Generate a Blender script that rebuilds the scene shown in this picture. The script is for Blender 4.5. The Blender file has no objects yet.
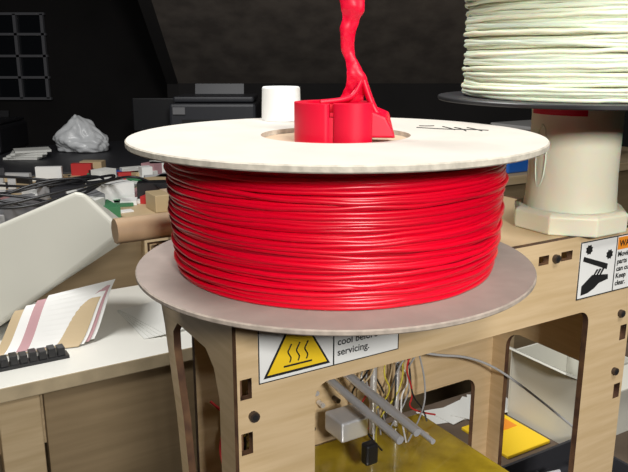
import bpy,bmesh,math,random
from mathutils import Vector,Matrix,noise
random.seed(7)
sc=bpy.context.scene
try: sc.view_settings.view_transform='Standard'
except Exception: pass
F=Vector((.857,.515,0)).normalized();S=Vector((-.515,.857,0)).normalized();A=Vector((-.05,.4296,0));Z=Vector((0,0,1))
def W(f,s,z): return A+F*f+S*s+Z*z
# ---------- materials
def mat(name,col,rough=.5,metal=0,spec=.5,noise_amt=0,nscale=20,bump=0,trans=0,emis=0,sss=0,col2=None,stretch=None,coat=0,alpha=1):
    m=bpy.data.materials.new(name);m.use_nodes=True
    nt=m.node_tree;b=nt.nodes['Principled BSDF']
    b.inputs['Base Color'].default_value=(*col,1);b.inputs['Roughness'].default_value=rough
    b.inputs['Metallic'].default_value=metal;b.inputs['Specular IOR Level'].default_value=spec
    b.inputs['Coat Weight'].default_value=coat
    b.inputs['Transmission Weight'].default_value=trans
    if sss: 
        b.inputs['Subsurface Weight'].default_value=sss;b.inputs['Subsurface Scale'].default_value=.01
    if noise_amt or bump or col2:
        tc=nt.nodes.new('ShaderNodeTexCoord');mp=nt.nodes.new('ShaderNodeMapping')
        nt.links.new(tc.outputs['Object'],mp.inputs[0])
        if stretch: mp.inputs['Scale'].default_value=stretch
        n=nt.nodes.new('ShaderNodeTexNoise');n.inputs['Scale'].default_value=nscale;n.inputs['Detail'].default_value=6
        nt.links.new(mp.outputs[0],n.inputs['Vector'])
        r=nt.nodes.new('ShaderNodeValToRGB')
        c2=col2 if col2 else tuple(max(0,x*(1-noise_amt)) for x in col)
        r.color_ramp.elements[0].color=(*c2,1);r.color_ramp.elements[1].color=(*col,1)
        r.color_ramp.elements[0].position=.35;r.color_ramp.elements[1].position=.65
        nt.links.new(n.outputs['Fac'],r.inputs[0]);nt.links.new(r.outputs[0],b.inputs['Base Color'])
        if bump:
            bp=nt.nodes.new('ShaderNodeBump');bp.inputs['Strength'].default_value=bump;bp.inputs['Distance'].default_value=.002
            nt.links.new(n.outputs['Fac'],bp.inputs['Height']);nt.links.new(bp.outputs[0],b.inputs['Normal'])
    return m
M={}
M['ply']=mat('plywood',(.66,.49,.29),.5,col2=(.58,.42,.23),nscale=7,stretch=(2,2,26),bump=.1)
M['plyedge']=mat('burnt_ply_edge',(.16,.08,.035),.8,col2=(.07,.03,.015),nscale=60)
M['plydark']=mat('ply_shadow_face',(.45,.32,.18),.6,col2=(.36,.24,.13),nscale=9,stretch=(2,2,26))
M['white_card']=mat('white_cardboard',(.66,.62,.56),.65,noise_amt=.08,nscale=25)
M['card_edge']=mat('cardboard_edge',(.60,.55,.46),.8,noise_amt=.3,nscale=150,bump=.3)
M['brown_card']=mat('grey_brown_cardboard',(.36,.30,.265),.75,noise_amt=.1,nscale=60)
M['brown_edge']=mat('brown_cardboard_edge',(.44,.37,.31),.8,noise_amt=.3,nscale=150,bump=.3)
M['tan']=mat('tan_card',(.60,.45,.31),.75,noise_amt=.12,nscale=60)
M['dowel']=mat('dowel_wood',(.46,.31,.18),.6,noise_amt=.15,nscale=40)
M['red']=mat('red_filament',(.76,.0,.020),.33,spec=.55,sss=.08)
M['redp']=mat('red_print',(.66,.0,.028),.42,spec=.4,sss=.1)
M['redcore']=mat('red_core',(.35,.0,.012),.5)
M['cream']=mat('natural_filament',(.88,.87,.68),.35,spec=.5,sss=.3)
M['creamcore']=mat('natural_core',(.70,.68,.50),.6)
M['hub']=mat('natural_print',(.86,.81,.63),.45,sss=.4,noise_amt=.05,nscale=10)
M['black']=mat('black_plastic',(.012,.012,.014),.4)
M['dark']=mat('dark_plastic',(.03,.03,.035),.5)
M['dark2']=mat('charcoal_plastic',(.04,.042,.05),.4)
M['grey']=mat('grey_plastic',(.22,.22,.23),.5)
M['lgrey']=mat('light_grey',(.5,.5,.5),.5)
M['steel']=mat('steel',(.80,.80,.82),.3,metal=.55)
M['bolt']=mat('bolt_dark',(.09,.07,.06),.4,metal=.6)
M['white']=mat('white_paper',(.82,.82,.80),.6)
M['paper']=mat('paper_white',(.74,.74,.70),.7)
M['beige']=mat('beige_plastic',(.60,.59,.52),.5,noise_amt=.04,nscale=6)
M['yellow']=mat('warning_yellow',(.90,.60,.02),.5)
M['orange']=mat('warning_orange',(.85,.28,.02),.5)
M['ink']=mat('black_ink',(.012,.012,.012),.6)
M['kapton']=mat('kapton_tape',(.42,.30,.02),.25,col2=(.24,.16,.01),nscale=30,coat=.6)
M['desk']=mat('desk_laminate',(.80,.79,.73),.4,noise_amt=.05,nscale=8)
M['deskedge']=mat('desk_edge',(.52,.42,.27),.6,noise_amt=.2,nscale=25)
M['wood']=mat('desk_wood',(.37,.27,.155),.55,col2=(.31,.225,.125),nscale=5,stretch=(1,1,14))
M['lwood']=mat('light_wood',(.60,.46,.28),.55,col2=(.50,.37,.21),nscale=6,stretch=(1,1,12))
M['blue']=mat('blue_plastic',(.02,.14,.55),.4)
M['bag']=mat('plastic_bag',(.7,.72,.74),.3,bump=.4,nscale=25)
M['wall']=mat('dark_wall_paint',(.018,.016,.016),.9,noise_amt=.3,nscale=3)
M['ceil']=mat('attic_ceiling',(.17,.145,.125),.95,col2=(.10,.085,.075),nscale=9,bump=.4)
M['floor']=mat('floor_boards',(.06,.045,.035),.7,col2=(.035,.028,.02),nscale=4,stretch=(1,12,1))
M['frame']=mat('window_paint',(.20,.20,.22),.6)
M['glass']=mat('night_glass',(.012,.014,.018),.08)
M['bench']=mat('bench_top',(.14,.10,.07),.6,noise_amt=.3,nscale=12)
for n,c in dict(c_red=(.5,.03,.03),c_blue=(.03,.09,.35),c_green=(.05,.2,.09),c_tan=(.5,.38,.22),c_pink=(.5,.28,.3),c_teal=(.04,.3,.35),wgrey=(.35,.35,.36),wred=(.5,.02,.02),wyel=(.6,.5,.05)).items():
    M[n]=mat(n,c,.5)
# ---------- builders
def link(o,parent=None):
    sc.collection.objects.link(o)
    if parent:
        o.parent=parent;o.matrix_parent_inverse=Matrix.Translation(parent.location).inverted()
    return o
def empty(name,loc):
    e=bpy.data.objects.new(name,None);e.location=loc;e.empty_display_size=.05;sc.collection.objects.link(e);return e
def mesh(name,vs,fs,mats,parent=None,smooth=False,idx=None,bevel=0,segs=2,mods=True):
    me=bpy.data.meshes.new(name);vs=[Vector(v) for v in vs]
    c=sum(vs,Vector())/len(vs)
    me.from_pydata([v-c for v in vs],[],fs);me.update()
    if not isinstance(mats,(list,tuple)):mats=[mats]
    for m in mats: me.materials.append(m)
    if idx:
        for p,i in zip(me.polygons,idx):p.material_index=i
    bm=bmesh.new();bm.from_mesh(me);bmesh.ops.recalc_face_normals(bm,faces=bm.faces);bm.to_mesh(me);bm.free()
    if smooth:
        for p in me.polygons:p.use_smooth=True
    o=bpy.data.objects.new(name,me);o.location=c;link(o,parent)
    if bevel:
        b=o.modifiers.new('b','BEVEL');b.width=bevel;b.segments=segs;b.limit_method='ANGLE'
    return o
BF=[(0,3,2,1),(4,5,6,7),(0,1,5,4),(1,2,6,5),(2,3,7,6),(3,0,4,7)]
def box(name,f0,f1,s0,s1,z0,z1,m,parent=None,bevel=.0,**k):
    vs=[W(f0,s0,z0),W(f1,s0,z0),W(f1,s1,z0),W(f0,s1,z0),W(f0,s0,z1),W(f1,s0,z1),W(f1,s1,z1),W(f0,s1,z1)]
    return mesh(name,vs,BF,m,parent,bevel=bevel,**k)
def boxw(name,c,size,m,parent=None,rot=0,bevel=0,tilt=0):
    R=Matrix.Rotation(rot,3,'Z')@Matrix.Rotation(tilt,3,'X');c=Vector(c);x,y,z=[a/2 for a in size]
    vs=[c+R@Vector(p) for p in [(-x,-y,-z),(x,-y,-z),(x,y,-z),(-x,y,-z),(-x,-y,z),(x,-y,z),(x,y,z),(-x,y,z)]]
    return mesh(name,vs,BF,m,parent,bevel=bevel)
def lathe(name,prof,c,mats,parent=None,n=96,midx=None,closed=True,smooth=True):
    vs=[];fs=[];ix=[];k=len(prof)
    for i in range(n):
        a=2*math.pi*i/n
        for r,z in prof: vs.append((c[0]+r*math.cos(a),c[1]+r*math.sin(a),c[2]+z))
    for i in range(n):
        j=(i+1)%n
        for q in range(k if closed else k-1):
            w=(q+1)%k
            fs.append((i*k+q,j*k+q,j*k+w,i*k+w));ix.append(midx[q] if midx else 0)
    o=mesh(name,vs,fs,mats,parent,smooth=smooth,idx=ix)
    if smooth:
        e=o.modifiers.new('e','EDGE_SPLIT');e.split_angle=math.radians(35)
    return o
def disk(name,r,z0,z1,c,mats,parent=None,ri=0.0,edge=.0008,midx=True,n=128):
    prof=[(ri,z0),(r-edge,z0),(r,z0+edge),(r,z1-edge),(r-edge,z1),(ri,z1)]
    if ri>0: return lathe(name,prof,c,mats,parent,n,[0,1,1,1,0,1] if midx else None)
    return lathe(name,prof,c,mats,parent,n,[0,1,1,1,0] if midx else None,closed=False)
def tube(name,pts,r,m,parent=None,sub=True,cyc=False):
    cu=bpy.data.curves.new(name,'CURVE');cu.dimensions='3D';cu.bevel_depth=r;cu.bevel_resolution=3;cu.use_fill_caps=True
    if sub and len(pts)>2:
        s=cu.splines.new('NURBS');s.points.add(len(pts)-1);s.order_u=3;s.use_endpoint_u=not cyc;s.use_cyclic_u=cyc
    else:
        s=cu.splines.new('POLY');s.points.add(len(pts)-1);s.use_cyclic_u=cyc
    for p,q in zip(s.points,pts): p.co=(*q,1)
    cu.resolution_u=8;cu.materials.append(m)
    o=bpy.data.objects.new(name,cu);return link(o,parent)
def rrect(x0,y0,x1,y1,r,n=6):
    out=[]
    for cx,cy,a0 in [(x1-r,y1-r,0),(x0+r,y1-r,90),(x0+r,y0+r,180),(x1-r,y0+r,270)]:
        for i in range(n+1):
            a=math.radians(a0+90*i/n);out.append((cx+r*math.cos(a),cy+r*math.sin(a)))
    return out
def panel(name,loops,thick,mtx,mats,parent=None):
    cu=bpy.data.curves.new(name,'CURVE');cu.dimensions='2D';cu.fill_mode='BOTH';cu.extrude=thick/2
    for L in loops:
        s=cu.splines.new('POLY');s.points.add(len(L)-1);s.use_cyclic_u=True
        for p,q in zip(s.points,L): p.co=(q[0],q[1],0,1)
    t=bpy.data.objects.new(name,cu);sc.collection.objects.link(t)
    dg=bpy.context.evaluated_depsgraph_get();me=bpy.data.meshes.new_from_object(t.evaluated_get(dg))
    bpy.data.objects.remove(t);me.name=name
    me.materials.clear()
    for m in mats: me.materials.append(m)
    for p in me.polygons: p.material_index=0 if abs(p.normal.z)>.7 else min(1,len(mats)-1)
    me.transform(mtx)
    o=bpy.data.objects.new(name,me);return link(o,parent)
def frame_mtx(origin,x,y):
    x=x.normalized();y=y.normalized();n=x.cross(y)
    m=Matrix((x,y,n)).transposed().to_4x4();m.translation=origin;return m
def text(name,body,size,x,y,mtx,m,parent,zoff=.0004,bold=.0):
    cu=bpy.data.curves.new(name,'FONT');cu.body=body;cu.size=size;cu.offset=bold
    t=bpy.data.objects.new(name,cu);sc.collection.objects.link(t)
    dg=bpy.context.evaluated_depsgraph_get();me=bpy.data.meshes.new_from_object(t.evaluated_get(dg));bpy.data.objects.remove(t)
    me.materials.clear();me.materials.append(m)
    me.transform(mtx@Matrix.Translation((x,y,zoff)))
    o=bpy.data.objects.new(name,me);return link(o,parent)
def poly2(name,pts,mtx,m,parent,z0=.0003,th=.0002):
    return panel(name,[pts],th,mtx@Matrix.Translation((0,0,z0)),[m],parent)

# ---------- ROOM
def rbox(name,x0,x1,y0,y1,z0,z1,m,parent=None):
    return mesh(name,[(x0,y0,z0),(x1,y0,z0),(x1,y1,z0),(x0,y1,z0),(x0,y0,z1),(x1,y0,z1),(x1,y1,z1),(x0,y1,z1)],BF,m,parent)
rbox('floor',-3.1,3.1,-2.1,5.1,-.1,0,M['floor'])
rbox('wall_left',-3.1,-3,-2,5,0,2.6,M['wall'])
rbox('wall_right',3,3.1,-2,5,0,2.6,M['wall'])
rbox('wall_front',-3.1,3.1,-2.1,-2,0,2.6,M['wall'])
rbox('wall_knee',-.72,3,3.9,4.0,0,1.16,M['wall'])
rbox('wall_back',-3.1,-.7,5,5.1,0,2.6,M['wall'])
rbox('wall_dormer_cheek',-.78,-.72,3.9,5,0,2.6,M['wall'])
mesh('wall_cheek_gable',[(-.78,1.8,2.6),(-.78,3.9,1.14),(-.78,3.9,2.6),(-.72,1.8,2.6),(-.72,3.9,1.14),(-.72,3.9,2.6)],[(0,1,2),(3,5,4),(0,3,4,1),(1,4,5,2),(2,5,3,0)],M['wall'])
rbox('ceiling',-3.1,3.1,-2.1,1.8,2.6,2.68,M['ceil'])
rbox('ceiling_dormer',-3.1,-.72,1.8,5.1,2.6,2.68,M['wall'])
mesh('ceiling_slope',[(-.72,1.8,2.6),(3.1,1.8,2.6),(3.1,3.92,1.13),(-.72,3.92,1.13),(-.72,1.8,2.68),(3.1,1.8,2.68),(3.1,4.0,1.16),(-.72,4.0,1.16)],BF,M['ceil'])
w=empty('window_1',(-2.2,4.97,1.0))
rbox('pane',-2.85,-1.8,4.985,4.995,1.0,1.55,M['glass'],w)
for x in (-2.85,-2.5,-2.15,-1.98,-1.8): rbox('muntin',x-.010,x+.010,4.955,4.985,1.0,1.55,M['frame'],w)
for z in (1.0,1.14,1.28,1.42,1.55): rbox('muntin_rail',-2.87,-1.78,4.955,4.985,z-.008,z+.008,M['frame'],w)

# ---------- 3D PRINTER
P3=empty('desktop_3d_printer',W(.2,.08,.75))
fm=frame_mtx(W(0,.003,0),F,Z)      # local (f,z)
th=.006
def slots(L): return [[(a,b),(c,b),(c,d),(a,d)] for a,b,c,d in L]
loops=[[(0,.752),(.405,.752),(.405,1.15),(0,1.15)],rrect(.059,.80,.346,1.079,.012)]
loops+=slots([(.002,1.081,.0105,1.0955),(.002,1.0405,.0105,1.0565),(.275,1.131,.287,1.139),(.302,1.131,.316,1.139),(.393,1.04,.402,1.055),(.002,.98,.0105,.995),(.393,.98,.402,.995)])
panel('front_panel',loops,th,fm,[M['ply'],M['plyedge']],P3)
D=.165
sm=frame_mtx(W(.003,0,0),S,Z)
outer=[(.006,.752),(.105,.752),(.110,.95),(.120,1.02),(.138,1.09),(.158,1.14),(.16,1.15),(.006,1.15)]
inner=[(.030,.80),(.088,.80),(.094,.95),(.104,1.02),(.118,1.075),(.118,1.09),(.108,1.10),(.052,1.10),(.038,1.09),(.030,1.07)]
panel('left_panel',[outer,inner],th,sm,[M['ply'],M['plyedge']],P3)
sm2=frame_mtx(W(.402,0,0),S,Z)
panel('right_panel',[[(.006,.752),(D,.752),(D,1.15),(.006,1.15)],rrect(.025,.80,D-.02,1.0,.02)],th,sm2,[M['ply'],M['plyedge']],P3)
bm_=frame_mtx(W(0,D+.003,0),F,Z)
panel('back_panel',[[(.035,.752),(.405,.752),(.405,1.15),(.0,1.15),(.0,1.135),(.035,1.11)],rrect(.24,.78,.375,.94,.015)],th,bm_,[M['ply'],M['plyedge']],P3)
tm=frame_mtx(W(0,0,1.147),F,S)
panel('top_panel',[[(.006,.006),(.399,.006),(.399,D),(.006,D)],rrect(.05,.04,.27,.14,.01)],th-.0002,tm,[M['ply'],M['plyedge']],P3)
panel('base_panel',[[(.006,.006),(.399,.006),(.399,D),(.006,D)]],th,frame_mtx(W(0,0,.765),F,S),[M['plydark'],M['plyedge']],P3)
def hcyl(name,p0,p1,r,m,parent,n=16): return tube(name,[p0,p1],r,m,parent,sub=False)
def bolt(f,z):
    hcyl('bolt_head',W(f,.0005,z),W(f,-.0035,z),.0036,M['bolt'],P3)
    hcyl('bolt_socket',W(f,-.0034,z),W(f,-.0039,z),.002,M['ink'],P3)
for f,z in [(.011,1.068),(.2945,1.135),(.390,1.068),(.011,1.01),(.39,1.01)]: bolt(f,z)
hcyl('spool_rod',W(-.026,D+.006,1.163),W(.052,D+.006,1.163),.0105,M['dowel'],P3)
# interior
box('build_platform',.075,.285,.02,.155,.918,.924,M['kapton'],P3,.001)
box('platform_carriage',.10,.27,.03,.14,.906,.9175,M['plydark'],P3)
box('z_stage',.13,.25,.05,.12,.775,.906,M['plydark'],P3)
for i,(f,z,r) in enumerate([(.160,.990,.0038),(.178,.992,.0038),(.196,.978,.0025)]):
    hcyl('guide_rod',W(f,.03,z),W(f,D,z+.012),r,M['steel'],P3)
hcyl('z_rod',W(.215,.145,.925),W(.215,.145,1.14),.0035,M['steel'],P3)
hcyl('z_rod',W(.245,.145,.925),W(.245,.145,1.14),.0025,M['steel'],P3)
box('stepper_motor',.095,.118,.125,.15,.955,.980,M['dark'],P3,.003)
box('motor_cap',.095,.118,.120,.125,.955,.980,M['steel'],P3,.002)
hcyl('pulley',W(.1065,.119,.967),W(.1065,.108,.967),.007,M['steel'],P3)
box('extruder_block',.148,.178,.10,.13,.955,.975,M['steel'],P3,.002)
box('idler_block',.155,.168,.07,.08,.945,.965,M['black'],P3,.002)
for i in range(26):
    f,z=random.uniform(.06,.2),random.uniform(.935,1.04)
    hcyl('small_bolt',W(f,D-.001,z),W(f,D-.010,z),.0026,M['bolt' if i%2 else 'steel'],P3)
for f,z,r in [(.10,1.0,.008),(.125,.985,.006),(.085,.965,.006)]:
    hcyl('drive_gear',W(f,.15,z),W(f,.144,z),r,M['steel'],P3)
    hcyl('gear_hub',W(f,.144,z),W(f,.138,z),r*.4,M['bolt'],P3)
cols=['black','wgrey','white','wred','wyel','black','wgrey','c_tan']
for i in range(16):
    f0=random.uniform(.20,.26);pts=[W(f0,.15,1.06)]
    for k in range(4):
        pts.append(W(f0+random.uniform(-.02,.03),random.uniform(.13,.158),1.03-k*.03+random.uniform(-.01,.01)))
    pts.append(W(f0+random.uniform(-.04,.04),random.uniform(.10,.15),.93))
    tube('wire',pts,.0009,M[cols[i%8]],P3)
for i in range(9):
    pts=[W(.035+random.uniform(0,.03),.08+random.uniform(0,.07),1.02-k*.03+random.uniform(-.012,.012)) for k in range(5)]
    tube('side_wire',pts,.0012,M[['wred','black','wyel','wgrey'][i%4]],P3)
tube('white_cable',[W(.2,.15,1.035),W(.27,.14,1.0),W(.36,.15,.975),W(.42,.13,.93),W(.5,.12,.86)],.0014,M['lgrey'],P3)
# label: hot surface
LB=empty('hot_surface_label',W(.07,-.0005,1.11))
lm=frame_mtx(W(0,-.0003,0),F,Z)
poly2('label_sheet',[(.0155,1.0895),(.131,1.0895),(.131,1.136),(.0155,1.136)],lm,M['white'],LB,0)
def tri(cx,cy,h,r=0):
    w_=h*.62
    return [(cx-w_,cy),(cx+w_,cy),(cx+w_*.08,cy+h),(cx-w_*.08,cy+h)]
poly2('triangle_border',tri(.045,1.0925,.042),lm,M['ink'],LB,.0003)
poly2('triangle_field',tri(.045,1.0945,.0375),lm,M['yellow'],LB,.0006)
for i in range(3):
    x=.0385+i*.0065
    tube('heat_wave',[lm@Vector((x+.0015*math.sin(k*1.6),1.1005+k*.0026,.001)) for k in range(6)],.0005,M['ink'],LB)
poly2('heat_base',[(.034,1.0975),(.056,1.0975),(.056,1.0988),(.034,1.0988)],lm,M['ink'],LB,.0009)
poly2('label_rule',[(.0735,1.0895),(.0745,1.0895),(.0745,1.136),(.0735,1.136)],lm,M['ink'],LB)
for nm,p in dict(b=[(.0155,1.0895),(.131,1.0895),(.131,1.0902),(.0155,1.0902)],r=[(.1303,1.0895),(.131,1.0895),(.131,1.136),(.1303,1.136)],l=[(.0155,1.0895),(.0162,1.0895),(.0162,1.136),(.0155,1.136)]).items():
    poly2('label_border_'+nm,p,lm,M['ink'],LB)
for i,tx in enumerate(['Hot surface.','Do not touch.','Allow to','cool before','servicing.']):
    text('label_text',tx,.0074,.077,1.1275-i*.0078,lm,M['ink'],LB,.0005,.0001)
# label: pinch
LB2=empty('pinch_hazard_label',W(.36,-.0005,1.12))
poly2('label_sheet',[(.3255,1.092),(.404,1.092),(.404,1.1445),(.3255,1.1445)],lm,M['white'],LB2,0)
for nm,p in dict(b=[(.3255,1.092),(.404,1.092),(.404,1.093),(.3255,1.093)],l=[(.3255,1.092),(.3265,1.092),(.3265,1.1445),(.3255,1.1445)],t=[(.3255,1.1435),(.404,1.1435),(.404,1.1445),(.3255,1.1445)],m=[(.3735,1.092),(.3745,1.092),(.3745,1.1445),(.3735,1.1445)]).items():
    poly2('label_border_'+nm,p,lm,M['ink'],LB2)
poly2('warning_header',[(.3755,1.131),(.403,1.131),(.403,1.1425),(.3755,1.1425)],lm,M['orange'],LB2)
text('warning_word','WARN',.008,.3775,1.134,lm,M['ink'],LB2,.0006,.0002)
for i,tx in enumerate(['Moving','parts','can cut.','Keep','clear.']):
    text('warning_text',tx,.0068,.3765,1.1245-i*.0068,lm,M['ink'],LB2,.0005,.00015)
poly2('crush_bar',[(.330,1.127),(.331,1.131),(.364,1.120),(.363,1.115)],lm,M['ink'],LB2)
poly2('hand_palm',[(.331,1.104),(.344,1.1125),(.352,1.1115),(.3655,1.110),(.366,1.1055),(.354,1.1035),(.348,1.0995),(.340,1.0965),(.331,1.0955)],lm,M['ink'],LB2)
for i in range(3): poly2('finger',[(.344+i*.0045,1.110),(.3465+i*.0045,1.1105),(.352+i*.004,1.1165),(.3495+i*.004,1.117)],lm,M['ink'],LB2)
for cx in (.337,.365):
    poly2('gear_mark',[(cx+.0048*(1 if k%2 else .75)*math.cos(k*math.pi/8),(1.1365 if cx<.34 else 1.1285)+.0048*(1 if k%2 else .75)*math.sin(k*math.pi/8)) for k in range(16)],lm,M['ink'],LB2)

# ---------- RED SPOOL
def windings(name,c,z0,z1,R,r,n,amp,ramp,m,parent,seed,seg=180,sides=8,taper=0):
    rnd=random.Random(seed);vs=[];fs=[]
    for i in range(n):
        fr=(i+.5)/n
        zc=z0+(z1-z0)*fr;ph=rnd.uniform(0,6.28);a1=rnd.gauss(0,amp);a2=rnd.gauss(0,amp*.5);ph2=rnd.uniform(0,6.28);rr=rnd.uniform(-ramp,ramp)-taper*(1-fr)**2
        base=len(vs)
        for j in range(seg):
            t=2*math.pi*j/seg
            zz=zc+a1*math.sin(t+ph)+a2*math.sin(2*t+ph2)+.5*amp*noise.noise(Vector((math.cos(t)*4,math.sin(t)*4,i*1.7+seed)))
            zz=min(max(zz,z0+r),z1-r)
            Rr=R+rr+ramp*.8*noise.noise(Vector((math.cos(t)*2.5,math.sin(t)*2.5,i*2.3+seed*3)))
            for k in range(sides):
                p=2*math.pi*k/sides
                q=Rr+r*math.cos(p)
                vs.append((c[0]+q*math.cos(t),c[1]+q*math.sin(t),zz+r*math.sin(p)))
        for j in range(seg):
            j2=(j+1)%seg
            for k in range(sides):
                k2=(k+1)%sides
                fs.append((base+j*sides+k,base+j2*sides+k,base+j2*sides+k2,base+j*sides+k2))
    return mesh(name,vs,fs,m,parent,smooth=True)
SC=(.0150,.5035,1.1540)
RS=empty('red_filament_spool',SC)
lathe('hub_foot',[(.026,-.0038),(.05,-.0038),(.05,0),(.026,0)],SC,[M['brown_card']],RS)
disk('bottom_flange',.1410,0,.0036,SC,[M['brown_card'],M['brown_edge']],RS,ri=.026)
disk('top_flange',.1425,.0888,.0933,SC,[M['white_card'],M['card_edge']],RS,ri=.052)
disk('inner_ring',.0525,.0862,.0900,SC,[M['tan'],M['card_edge']],RS,ri=.026)
lathe('core_tube',[(.026,.0036),(.052,.0036),(.052,.0861),(.026,.0861)],SC,[M['tan']],RS)
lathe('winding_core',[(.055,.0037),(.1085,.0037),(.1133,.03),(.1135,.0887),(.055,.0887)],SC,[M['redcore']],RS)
windings('windings_inner',SC,SC[2]+.0037,SC[2]+.0888,.1147,.0015,31,.0006,.0006,M['red'],RS,3,taper=.005)
windings('windings_outer',SC,SC[2]+.0037,SC[2]+.0888,.1160,.0015,28,.0021,.0010,M['red'],RS,8,taper=.005)
for L in [[(.070,.098),(.076,.094),(.082,.098)],[(.066,.085),(.076,.078),(.092,.070),(.108,.070),(.118,.064)],[(.088,.092),(.092,.078),(.093,.068)],[(.096,.085),(.101,.075),(.100,.060)],[(.106,.084),(.110,.074),(.112,.060)]]:
    tube('pen_mark',[(SC[0]+x*.95,SC[1]+(y-.04)*1.0,SC[2]+.0934) for x,y in L],.0005,M['ink'],RS)
# red printed hub adapter
RA=empty('red_printed_adapter',(.012,.49,1.2445))
def cshape(cx,cy,ro,ri,a0,a1,n=48):
    o=[(cx+ro*math.cos(a0+(a1-a0)*i/n),cy+ro*math.sin(a0+(a1-a0)*i/n)) for i in range(n+1)]
    i_=[(cx+ri*math.cos(a0+(a1-a0)*i/n),cy+ri*math.sin(a0+(a1-a0)*i/n)) for i in range(n+1)]
    return o+i_[::-1]
def extr(name,pts,z0,z1,m,parent,bevel=.0):
    return panel(name,[pts],z1-z0,Matrix.Translation((0,0,(z0+z1)/2)),[m],parent)
ZB=SC[2]+.0902
extr('clamp_ring',cshape(.0125,.489,.0258,.0175,math.radians(-90),math.radians(263)),ZB,1.2705,M['redp'],RA)
extr('clamp_jaw',[(.0128,.4623),(.030,.4623),(.0375,.4665),(.0385,.478),(.030,.474),(.022,.4715),(.0128,.4715)],ZB,1.2708,M['redp'],RA)
extr('ring_floor',cshape(.0125,.489,.0245,.0001,0,6.283),ZB,1.262,M['redp'],RA)
prof=[(1.40,.008,.036,.0),(1.37,.011,.038,.004),(1.350,.0135,.040,.001),(1.336,.0155,.0395,-.003),(1.324,.0165,.0355,.0),(1.312,.0175,.0315,.001),(1.302,.0190,.0305,.004),(1.295,.0205,.033,.001),(1.288,.0200,.0405,-.003),(1.281,.020,.040,.0),(1.275,.016,.040,.003),(1.268,.012,.041,.002)]
vs=[];fs=[]
for i,(z,x0,x1,dy) in enumerate(prof):
    y=.488+dy;t=.0018;x0-=.002;x1-=.002
    xm=(x0+x1)/2
    vs+=[(x0,y,z),(xm,y-t*1.6,z+.001),(x1,y+.001,z),(xm,y+t*1.2,z)]
n=len(prof)
for i in range(n-1):
    for k in range(4):
        fs.append((i*4+k,i*4+(k+1)%4,(i+1)*4+(k+1)%4,(i+1)*4+k))
fs+=[(0,1,2,3),tuple(reversed([(n-1)*4+k for k in range(4)]))]
o=mesh('melted_ribbon',vs,fs,M['redp'],RA,smooth=True)
sb=o.modifiers.new('s','SUBSURF');sb.levels=3;sb.render_levels=3
tx=bpy.data.textures.new('crumple','CLOUDS');tx.noise_scale=.010
dm=o.modifiers.new('d','DISPLACE');dm.texture=tx;dm.strength=.004;dm.texture_coords='LOCAL'
for pts,r in [([(.0325,.488,1.286),(.036,.487,1.275),(.042,.486,1.262),(.051,.482,1.2495)],.0024),([(.032,.488,1.287),(.028,.484,1.276),(.020,.478,1.272),(.004,.474,1.2712)],.0018),([(.051,.484,1.2498),(.045,.488,1.251),(.034,.492,1.260)],.003)]:
    tube('melted_strand',pts,r,M['redp'],RA)
mesh('melted_foot',[(.036,.478,1.2476),(.054,.476,1.2476),(.055,.498,1.2476),(.036,.50,1.2476),(.037,.482,1.265),(.047,.480,1.261),(.051,.492,1.264),(.037,.494,1.270)],BF,M['redp'],RA,bevel=.0015)
# white cap standing on flange
WC=(-.0275,.612,1.2475)
WP=empty('white_plastic_cap',WC)
lathe('cap_body',[(.0005,0),(.0165,0),(.0165,.002),(.0158,.0265),(.0150,.0275),(.0005,.0275)],WC,[M['white']],WP,n=48,closed=False)

# ---------- CREAM SPOOL + HUB
HC=(.232,.641,1.1502)
HB=empty('printed_spool_stand',HC)
def ngon(r,n,rot,c,sx=1):
    return [(c[0]+r*math.cos(rot+2*math.pi*i/n),c[1]+r*math.sin(rot+2*math.pi*i/n)) for i in range(n)]
def loft(name,levels,m,parent,n,rot,c,smooth=False,bevel=0):
    vs=[];fs=[]
    for r,z in levels: vs+=[(x,y,c[2]+z) for x,y in ngon(r,n,rot,c)]
    for i in range(len(levels)-1):
        for k in range(n): fs.append((i*n+k,i*n+(k+1)%n,(i+1)*n+(k+1)%n,(i+1)*n+k))
    fs+=[tuple(range(n-1,-1,-1)),tuple((len(levels)-1)*n+k for k in range(n))]
    return mesh(name,vs,fs,m,parent,smooth=smooth,bevel=bevel)
loft('octagonal_base',[(.051,0),(.0515,.016),(.047,.0185)],M['hub'],HB,8,.54+.39,HC,bevel=.0012)
lathe('column',[(.001,.0186),(.0405,.0186),(.0395,.026),(.0385,.05),(.0385,.100),(.0395,.1115),(.001,.1115)],HC,[M['hub']],HB,n=64,closed=False)
am=cshape(HC[0],HC[1],.0403,.0395,math.radians(185),math.radians(262),24)
extr('red_tape_patch',am,HC[2]+.101,HC[2]+.1105,M['redp'],HB)
tube('column_ring',[(HC[0]+.0384*math.cos(math.radians(205)+.16*math.cos(t*.524)),HC[1]+.0384*math.sin(math.radians(205)+.16*math.cos(t*.524)),HC[2]+.065+.028*math.sin(t*.524)) for t in range(12)],.0008,M['cream'],HB,cyc=True)  # thin pale closed ring on the column side
CC=(.232,.641,1.1502+.1118)
CS=empty('natural_filament_spool',CC)
disk('bottom_flange',.122,0,.0035,CC,[M['dark'],M['black']],CS,ri=.02)
lathe('winding_core',[(.03,.0036),(.095,.0036),(.095,.105),(.03,.105)],CC,[M['creamcore']],CS)
windings('windings_inner',CC,CC[2]+.0037,CC[2]+.105,.0972,.0017,31,.0008,.0010,M['cream'],CS,11)
windings('windings_outer',CC,CC[2]+.0037,CC[2]+.105,.0993,.0017,28,.0022,.0013,M['cream'],CS,14)
disk('top_flange',.122,.1052,.109,CC,[M['dark'],M['black']],CS,ri=.02)

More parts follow.
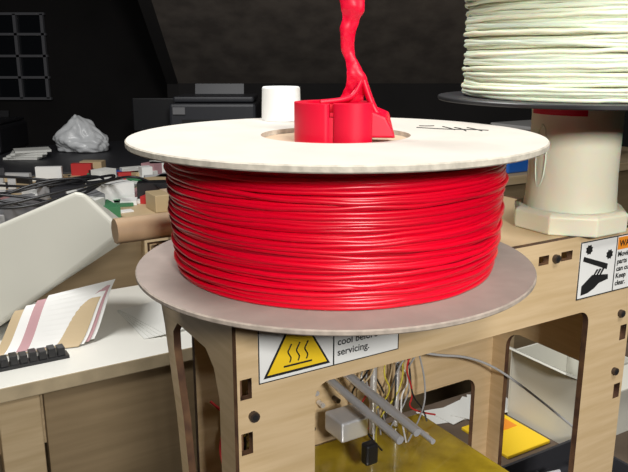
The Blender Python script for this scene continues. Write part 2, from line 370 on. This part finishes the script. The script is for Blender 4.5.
# ---------- BENCH under printer
B=empty('printer_bench',W(.6,.15,0))
box('bench_top',-.03,1.3,-.14,.42,.722,.7518,M['bench'],B,.003)
for f,s in [(0,-.11),(1.25,-.11),(0,.38),(1.25,.38)]: box('bench_leg',f-.025,f+.025,s-.025,s+.025,0,.722,M['wood'],B,.002)
Bk=empty('instruction_booklet',W(.56,.27,.752))
box('booklet_cover',.515,.60,.235,.33,.752,.757,M['yellow'],Bk,.001)
box('booklet_title',.535,.59,.29,.32,.757,.7575,M['orange'],Bk)
CB=empty('open_cardboard_carton',W(.66,.27,.752))
for nm,a_ in dict(bottom=(.61,.74,.20,.33,.752,.755),side_f=(.61,.74,.20,.203,.755,.86),side_b=(.61,.74,.327,.33,.755,.86),side_l=(.61,.613,.2035,.3265,.755,.86),side_r=(.737,.74,.2035,.3265,.755,.86)).items():
    box(nm,*a_,M['beige'],CB)
mesh('flap',[W(.61,.20,.862),W(.61,.33,.862),W(.575,.33,.88),W(.575,.20,.88),W(.612,.20,.864),W(.612,.33,.864),W(.577,.33,.882),W(.577,.20,.882)],BF,M['beige'],CB)
mesh('flap_front',[W(.61,.20,.862),W(.74,.20,.862),W(.74,.165,.85),W(.61,.165,.85),W(.61,.20,.864),W(.74,.20,.864),W(.74,.165,.852),W(.61,.165,.852)],BF,M['beige'],CB)
PP=empty('loose_papers',W(.56,.375,.752))
for i in range(5): boxw('sheet',W(.52+.025*i,.378-.004*i,.7525+.001*i),(.07,.045,.0008),M['paper'],PP,rot=.3+i*.4)
EB=empty('circuit_board',W(.43,.29,.752))
box('board',.37,.48,.24,.34,.755,.758,M['dark'],EB)
for i in range(16):
    f,s=random.uniform(.375,.465),random.uniform(.245,.33);box('chip',f,f+random.uniform(.005,.015),s,s+.008,.758,.758+random.uniform(.003,.012),M[random.choice(['black','dark','grey','white'])],EB)
for s in (.245,.335):
    for f in (.375,.475): box('standoff',f-.002,f+.002,s-.002,s+.002,.752,.755,M['steel'],EB)
TB=empty('black_tool_tray',W(.55,.12,.752))
for nm,a_ in dict(bottom=(.44,.60,.07,.19,.752,.756),a=(.44,.60,.07,.074,.756,.785),b=(.44,.60,.186,.19,.756,.785),c=(.44,.444,.0741,.1859,.756,.785),d=(.596,.60,.0741,.1859,.756,.785)).items(): box(nm,*a_,M['dark'],TB)
for i in range(9):
    f=random.uniform(.455,.57);s=random.uniform(.09,.16);hcyl('tool',W(f,s,.764+.003*i),W(min(.59,f+random.uniform(.01,.05)),min(.18,s+random.uniform(-.01,.05)),.766+.003*i),.003,M[random.choice(['steel','c_red','grey','black'])],TB)

# ---------- NEAR LEFT DESK
DK=empty('work_desk',W(0,1.05,0))
box('desk_top',-1.0,1.2,.84,1.27,.722,.75,[M['desk'],M['deskedge']],DK,.002,idx=[1,0,1,1,1,1])
box('drawer_front',.015,.9,.875,.893,.28,.715,M['wood'],DK,.002)
box('apron',-.98,1.18,.893,.91,.60,.722,M['lwood'],DK)
for f in (-.97,-.03,1.15): box('desk_leg',f-.035,f+.035,.85,.92,0,.722,M['lwood'],DK,.002)
for f in (-.97,1.15): box('desk_leg_rear',f-.03,f+.03,1.19,1.25,0,.722,M['lwood'],DK,.002)
HS=empty('beige_equipment_housing',(-.56,1.35,.75))
pf=[(-.80,1.32,.7515),(-.66,1.32,.7515),(-.505,1.32,.860),(-.376,1.32,.957),(-.366,1.32,.975),(-.373,1.32,.992),(-.428,1.32,1.050),(-.446,1.32,1.053),(-.60,1.32,.988),(-.80,1.32,.905)]
cx,cz=-.58,.90
pb=[(cx+(x-cx)*.93,y+.16,max(.7515,cz+(z-cz)*.72-.02)) for (x,y,z) in pf]
pb[0]=(-.78,1.48,.7515);pb[1]=(-.64,1.48,.7515)
nn=len(pf)
fs=[tuple(range(nn)),tuple(range(2*nn-1,nn-1,-1))]+[(i,(i+1)%nn,nn+(i+1)%nn,nn+i) for i in range(nn)]
mesh('housing_shell',pf+pb,fs,M['beige'],HS,bevel=.010,segs=4,smooth=False)
TR=empty('curled_paper_sheets',(-.48,1.3,.75))
for q in range(4):
    vs=[];fs=[];N=12
    for i in range(N+1):
        t=i/N
        p0=Vector((-.60+.02*q,1.245+.006*q,.752+.002*q));p1=Vector((-.455+.008*q,1.295+.008*q,.752+.002*q))
        z=(.02+.06*t+.007*q)*math.sin(t*math.pi*.5)
        a_=p0+Vector((.03*t,.05*t,z*.9));b_=p1+Vector((.035*t,.05*t,z*1.05))
        vs+=[a_,b_,b_+Vector((0,0,.0012)),a_+Vector((0,0,.0012))]
    for i in range(N):
        for k in range(4): fs.append((i*4+k,i*4+(k+1)%4,(i+1)*4+(k+1)%4,(i+1)*4+k))
    fs+=[(0,1,2,3),tuple(N*4+k for k in range(4))]
    mesh('curled_sheet',vs,fs,M[['c_tan','white','c_pink','white'][q]],TR)
TS=empty('black_terminal_strip',(-.53,1.20,.75))
p00=Vector((-.615,1.165,0))
for k in range(11):
    p=p00+F*(k*.0165)+Z*.7645
    boxw('terminal',p,(.013,.022,.020 if k%2 else .016),M['black'],TS,rot=math.atan2(F.y,F.x),bevel=.001)
boxw('strip_base',p00+Z*.7535+F*.083,(.19,.026,.006),M['black'],TS,rot=math.atan2(F.y,F.x))
SH=empty('paper_stack',(-.33,1.55,.75))
for i in range(5): boxw('sheet',(-.33+.004*i,1.45+.003*i,.751+.0012*i),(.13,.19,.001),M['paper'],SH,rot=.54+.05*i)

# ---------- FAR DESK
FD=empty('long_workbench',W(.4,1.6,0))
box('bench_top',-1.6,2.6,1.29,2.1,.875,.905,[M['lwood'],M['lwood']],FD,.003)
box('bench_front_panel',-1.58,2.58,1.33,1.35,.05,.875,M['wood'],FD)
box('bench_back_panel',-1.58,2.58,2.05,2.07,0,.875,M['wood'],FD)
for f in (-1.5,.38,.72,2.5): box('bench_post',f-.03,f+.03,1.30,1.33,0,.875,M['lwood'],FD)
FD2=empty('storage_table',W(.2,2.5,0))
box('table_top',-1.2,1.5,2.14,2.95,.875,.905,M['dark'],FD2,.003)
for f in (-1.1,.3,1.4):
    for s in (2.2,2.88): box('table_leg',f-.03,f+.03,s-.03,s+.03,0,.875,M['dark'],FD2)
def clutter(name,n,f0,f1,s0,s1,cm,seed,skip=None):
    rnd=random.Random(seed);vs=[];fs=[];ix=[]
    for i in range(n):
        f=rnd.uniform(f0,f1);s=rnd.uniform(s0,s1)
        if skip and skip(f,s): continue
        a_=rnd.uniform(0,3.14);x,y=rnd.uniform(.010,.06),rnd.uniform(.006,.03);h=rnd.choice([.004,.008,.012,.02,.03,.05])
        b=len(vs);c=W(f,s,.9055)
        for dz in (0,h):
            for px,py in ((-x,-y),(x,-y),(x,y),(-x,y)):
                vs.append(c+Vector((px*math.cos(a_)-py*math.sin(a_),px*math.sin(a_)+py*math.cos(a_),dz)))
        fs+=[tuple(b+q for q in f_) for f_ in BF];ix+=[rnd.randrange(len(cm))]*6
    mesh(name,vs,fs,[M[c] for c in cm],idx=ix)
clutter('workbench_clutter',520,-.75,1.3,1.35,2.05,['paper','dark','paper','c_tan','black','lgrey','black','wgrey','dark','paper','c_tan','lgrey','c_red','c_blue','c_pink','grey','white','c_tan','grey','black','c_green','white'],5,lambda f,s:.33<f<.60 and s<1.5)
CL=empty('coiled_black_cable',W(.15,1.45,.95))
for k in range(4):
    pts=[W(.13+(.15+.025*k)*math.cos(t*.63)+.02*math.sin(t*2+k),1.50+(.09+.025*k)*math.sin(t*.63),.960+.022*math.sin(t*1.3+k)+.005*k) for t in range(10)]
    tube('cable_loop',pts,.0035,M['black'],CL,cyc=True)
tube('cable_tail',[W(.28,1.5,.96),W(.40,1.6,.975),W(.46,1.5,.95),W(.5,1.36,.912)],.0035,M['black'],CL)
TBX=empty('small_cardboard_box',W(.47,1.38,.906))
box('box_body',.40,.50,1.35,1.43,.9055,.95,M['c_tan'],TBX,.002)
box('box_tape',.44,.46,1.348,1.432,.9503,.951,M['tan'],TBX)
# plastic bag
bm=bmesh.new();bmesh.ops.create_icosphere(bm,subdivisions=5,radius=1)
for v in bm.verts:
    p=v.co.copy();nz=noise.noise(p*1.5)*.25+abs(noise.noise(p*3))*.2
    q=Vector((p.x*.11,p.y*.07,p.z*.06))*(1+nz)
    q.z=max(q.z,-.038)
    if p.z>.3: 
        q.x=q.x*(1-.55*(p.z-.3)/.7)-.03*(p.z-.3);q.z+=.07*(p.z-.3)**1.3
    v.co=q
me=bpy.data.meshes.new('plastic_bag');bm.to_mesh(me);bm.free();me.materials.append(M['bag'])
for p in me.polygons:p.use_smooth=True
o=bpy.data.objects.new('plastic_bag',me);o.location=(-.95,2.98,.946);sc.collection.objects.link(o)
def office(name,x,y,z,w,d,h,m):
    e=empty(name,(x,y,z))
    boxw('body',(x,y,z+h*.40),(w,d,h*.8),m,e,bevel=.012)
    boxw('lid',(x,y+.02,z+h*.86),(w*.94,d*.85,h*.1),m,e,bevel=.008)
    boxw('output_slot',(x,y-d/2-.002,z+h*.45),(w*.7,.01,h*.16),M['ink'],e)
    boxw('paper_tray',(x,y-d/2-.05,z+h*.28),(w*.6,.10,.01),m,e)
    boxw('control_panel',(x-w*.38,y-d/2-.004,z+h*.68),(w*.14,.012,h*.12),M['grey'],e)
    boxw('paper_support',(x,y+d*.42,z+h*.98),(w*.6,.012,h*.22),m,e,tilt=-.3)
    return e
office('office_printer',-.42,3.15,.906,.36,.28,.24,M['dark2'])
office('office_printer',-1.42,3.02,.906,.34,.3,.14,M['black'])
MN=empty('flat_monitor',(-.72,3.28,.906))
boxw('screen',(-.72,3.30,1.03),(.20,.03,.15),M['black'],MN,bevel=.006)
boxw('stand',(-.72,3.30,.93),(.04,.03,.05),M['black'],MN)
boxw('foot',(-.72,3.30,.910),(.14,.1,.008),M['black'],MN)
PS=empty('folded_papers',(-1.1,2.75,.906))
for i in range(4): boxw('sheet',(-1.12+.01*i,2.78,.910+.009*i),(.13,.10,.008),M['paper'],PS,rot=.15*i)
BB=empty('blue_storage_bin',W(1.72,1.38,.906))
box('bin_body',1.62,1.84,1.33,1.45,.9055,.975,M['blue'],BB,.006)
box('bin_rim',1.615,1.845,1.325,1.455,.975,.983,M['blue'],BB,.003)
BB2=empty('grey_equipment_case',W(2.05,1.6,.906))
box('case_body',1.90,2.25,1.4,1.7,.9055,1.02,M['grey'],BB2,.008)
box('case_lid',1.895,2.255,1.395,1.705,1.0205,1.035,M['lgrey'],BB2,.004)

# ---------- LIGHTS
def area(name,loc,tgt,size,e,col=(1,1,1)):
    l=bpy.data.lights.new(name,'AREA');l.energy=e;l.size=size;l.color=col
    o=bpy.data.objects.new(name,l);o.location=loc;o.rotation_euler=(Vector(tgt)-Vector(loc)).to_track_quat('-Z','Y').to_euler();sc.collection.objects.link(o)
area('ceiling_lamp_main',(.45,-.15,2.3),(.05,.5,1.15),.4,12,(1,.98,.94))
area('front_fill',(.36,-.85,1.75),(.05,.5,1.12),.2,22,(1,.98,.94))  # added fill from the front to brighten the red windings; no lamp stands there
area('ceiling_lamp_desk',(-.55,.9,2.4),(-.5,1.3,.8),.4,24,(1,.99,.97))
wd=bpy.data.worlds.new('w');sc.world=wd;wd.use_nodes=True
wd.node_tree.nodes['Background'].inputs[0].default_value=(.5,.5,.55,1);wd.node_tree.nodes['Background'].inputs[1].default_value=.08
# ---------- CAMERA
cd=bpy.data.cameras.new('camera');cd.sensor_width=36;cd.lens=720/628*36
co=bpy.data.objects.new('camera',cd);co.location=(0,0,1.3025);co.rotation_euler=(math.radians(90-14.3),0,0);sc.collection.objects.link(co);sc.camera=co
cd.clip_start=.02
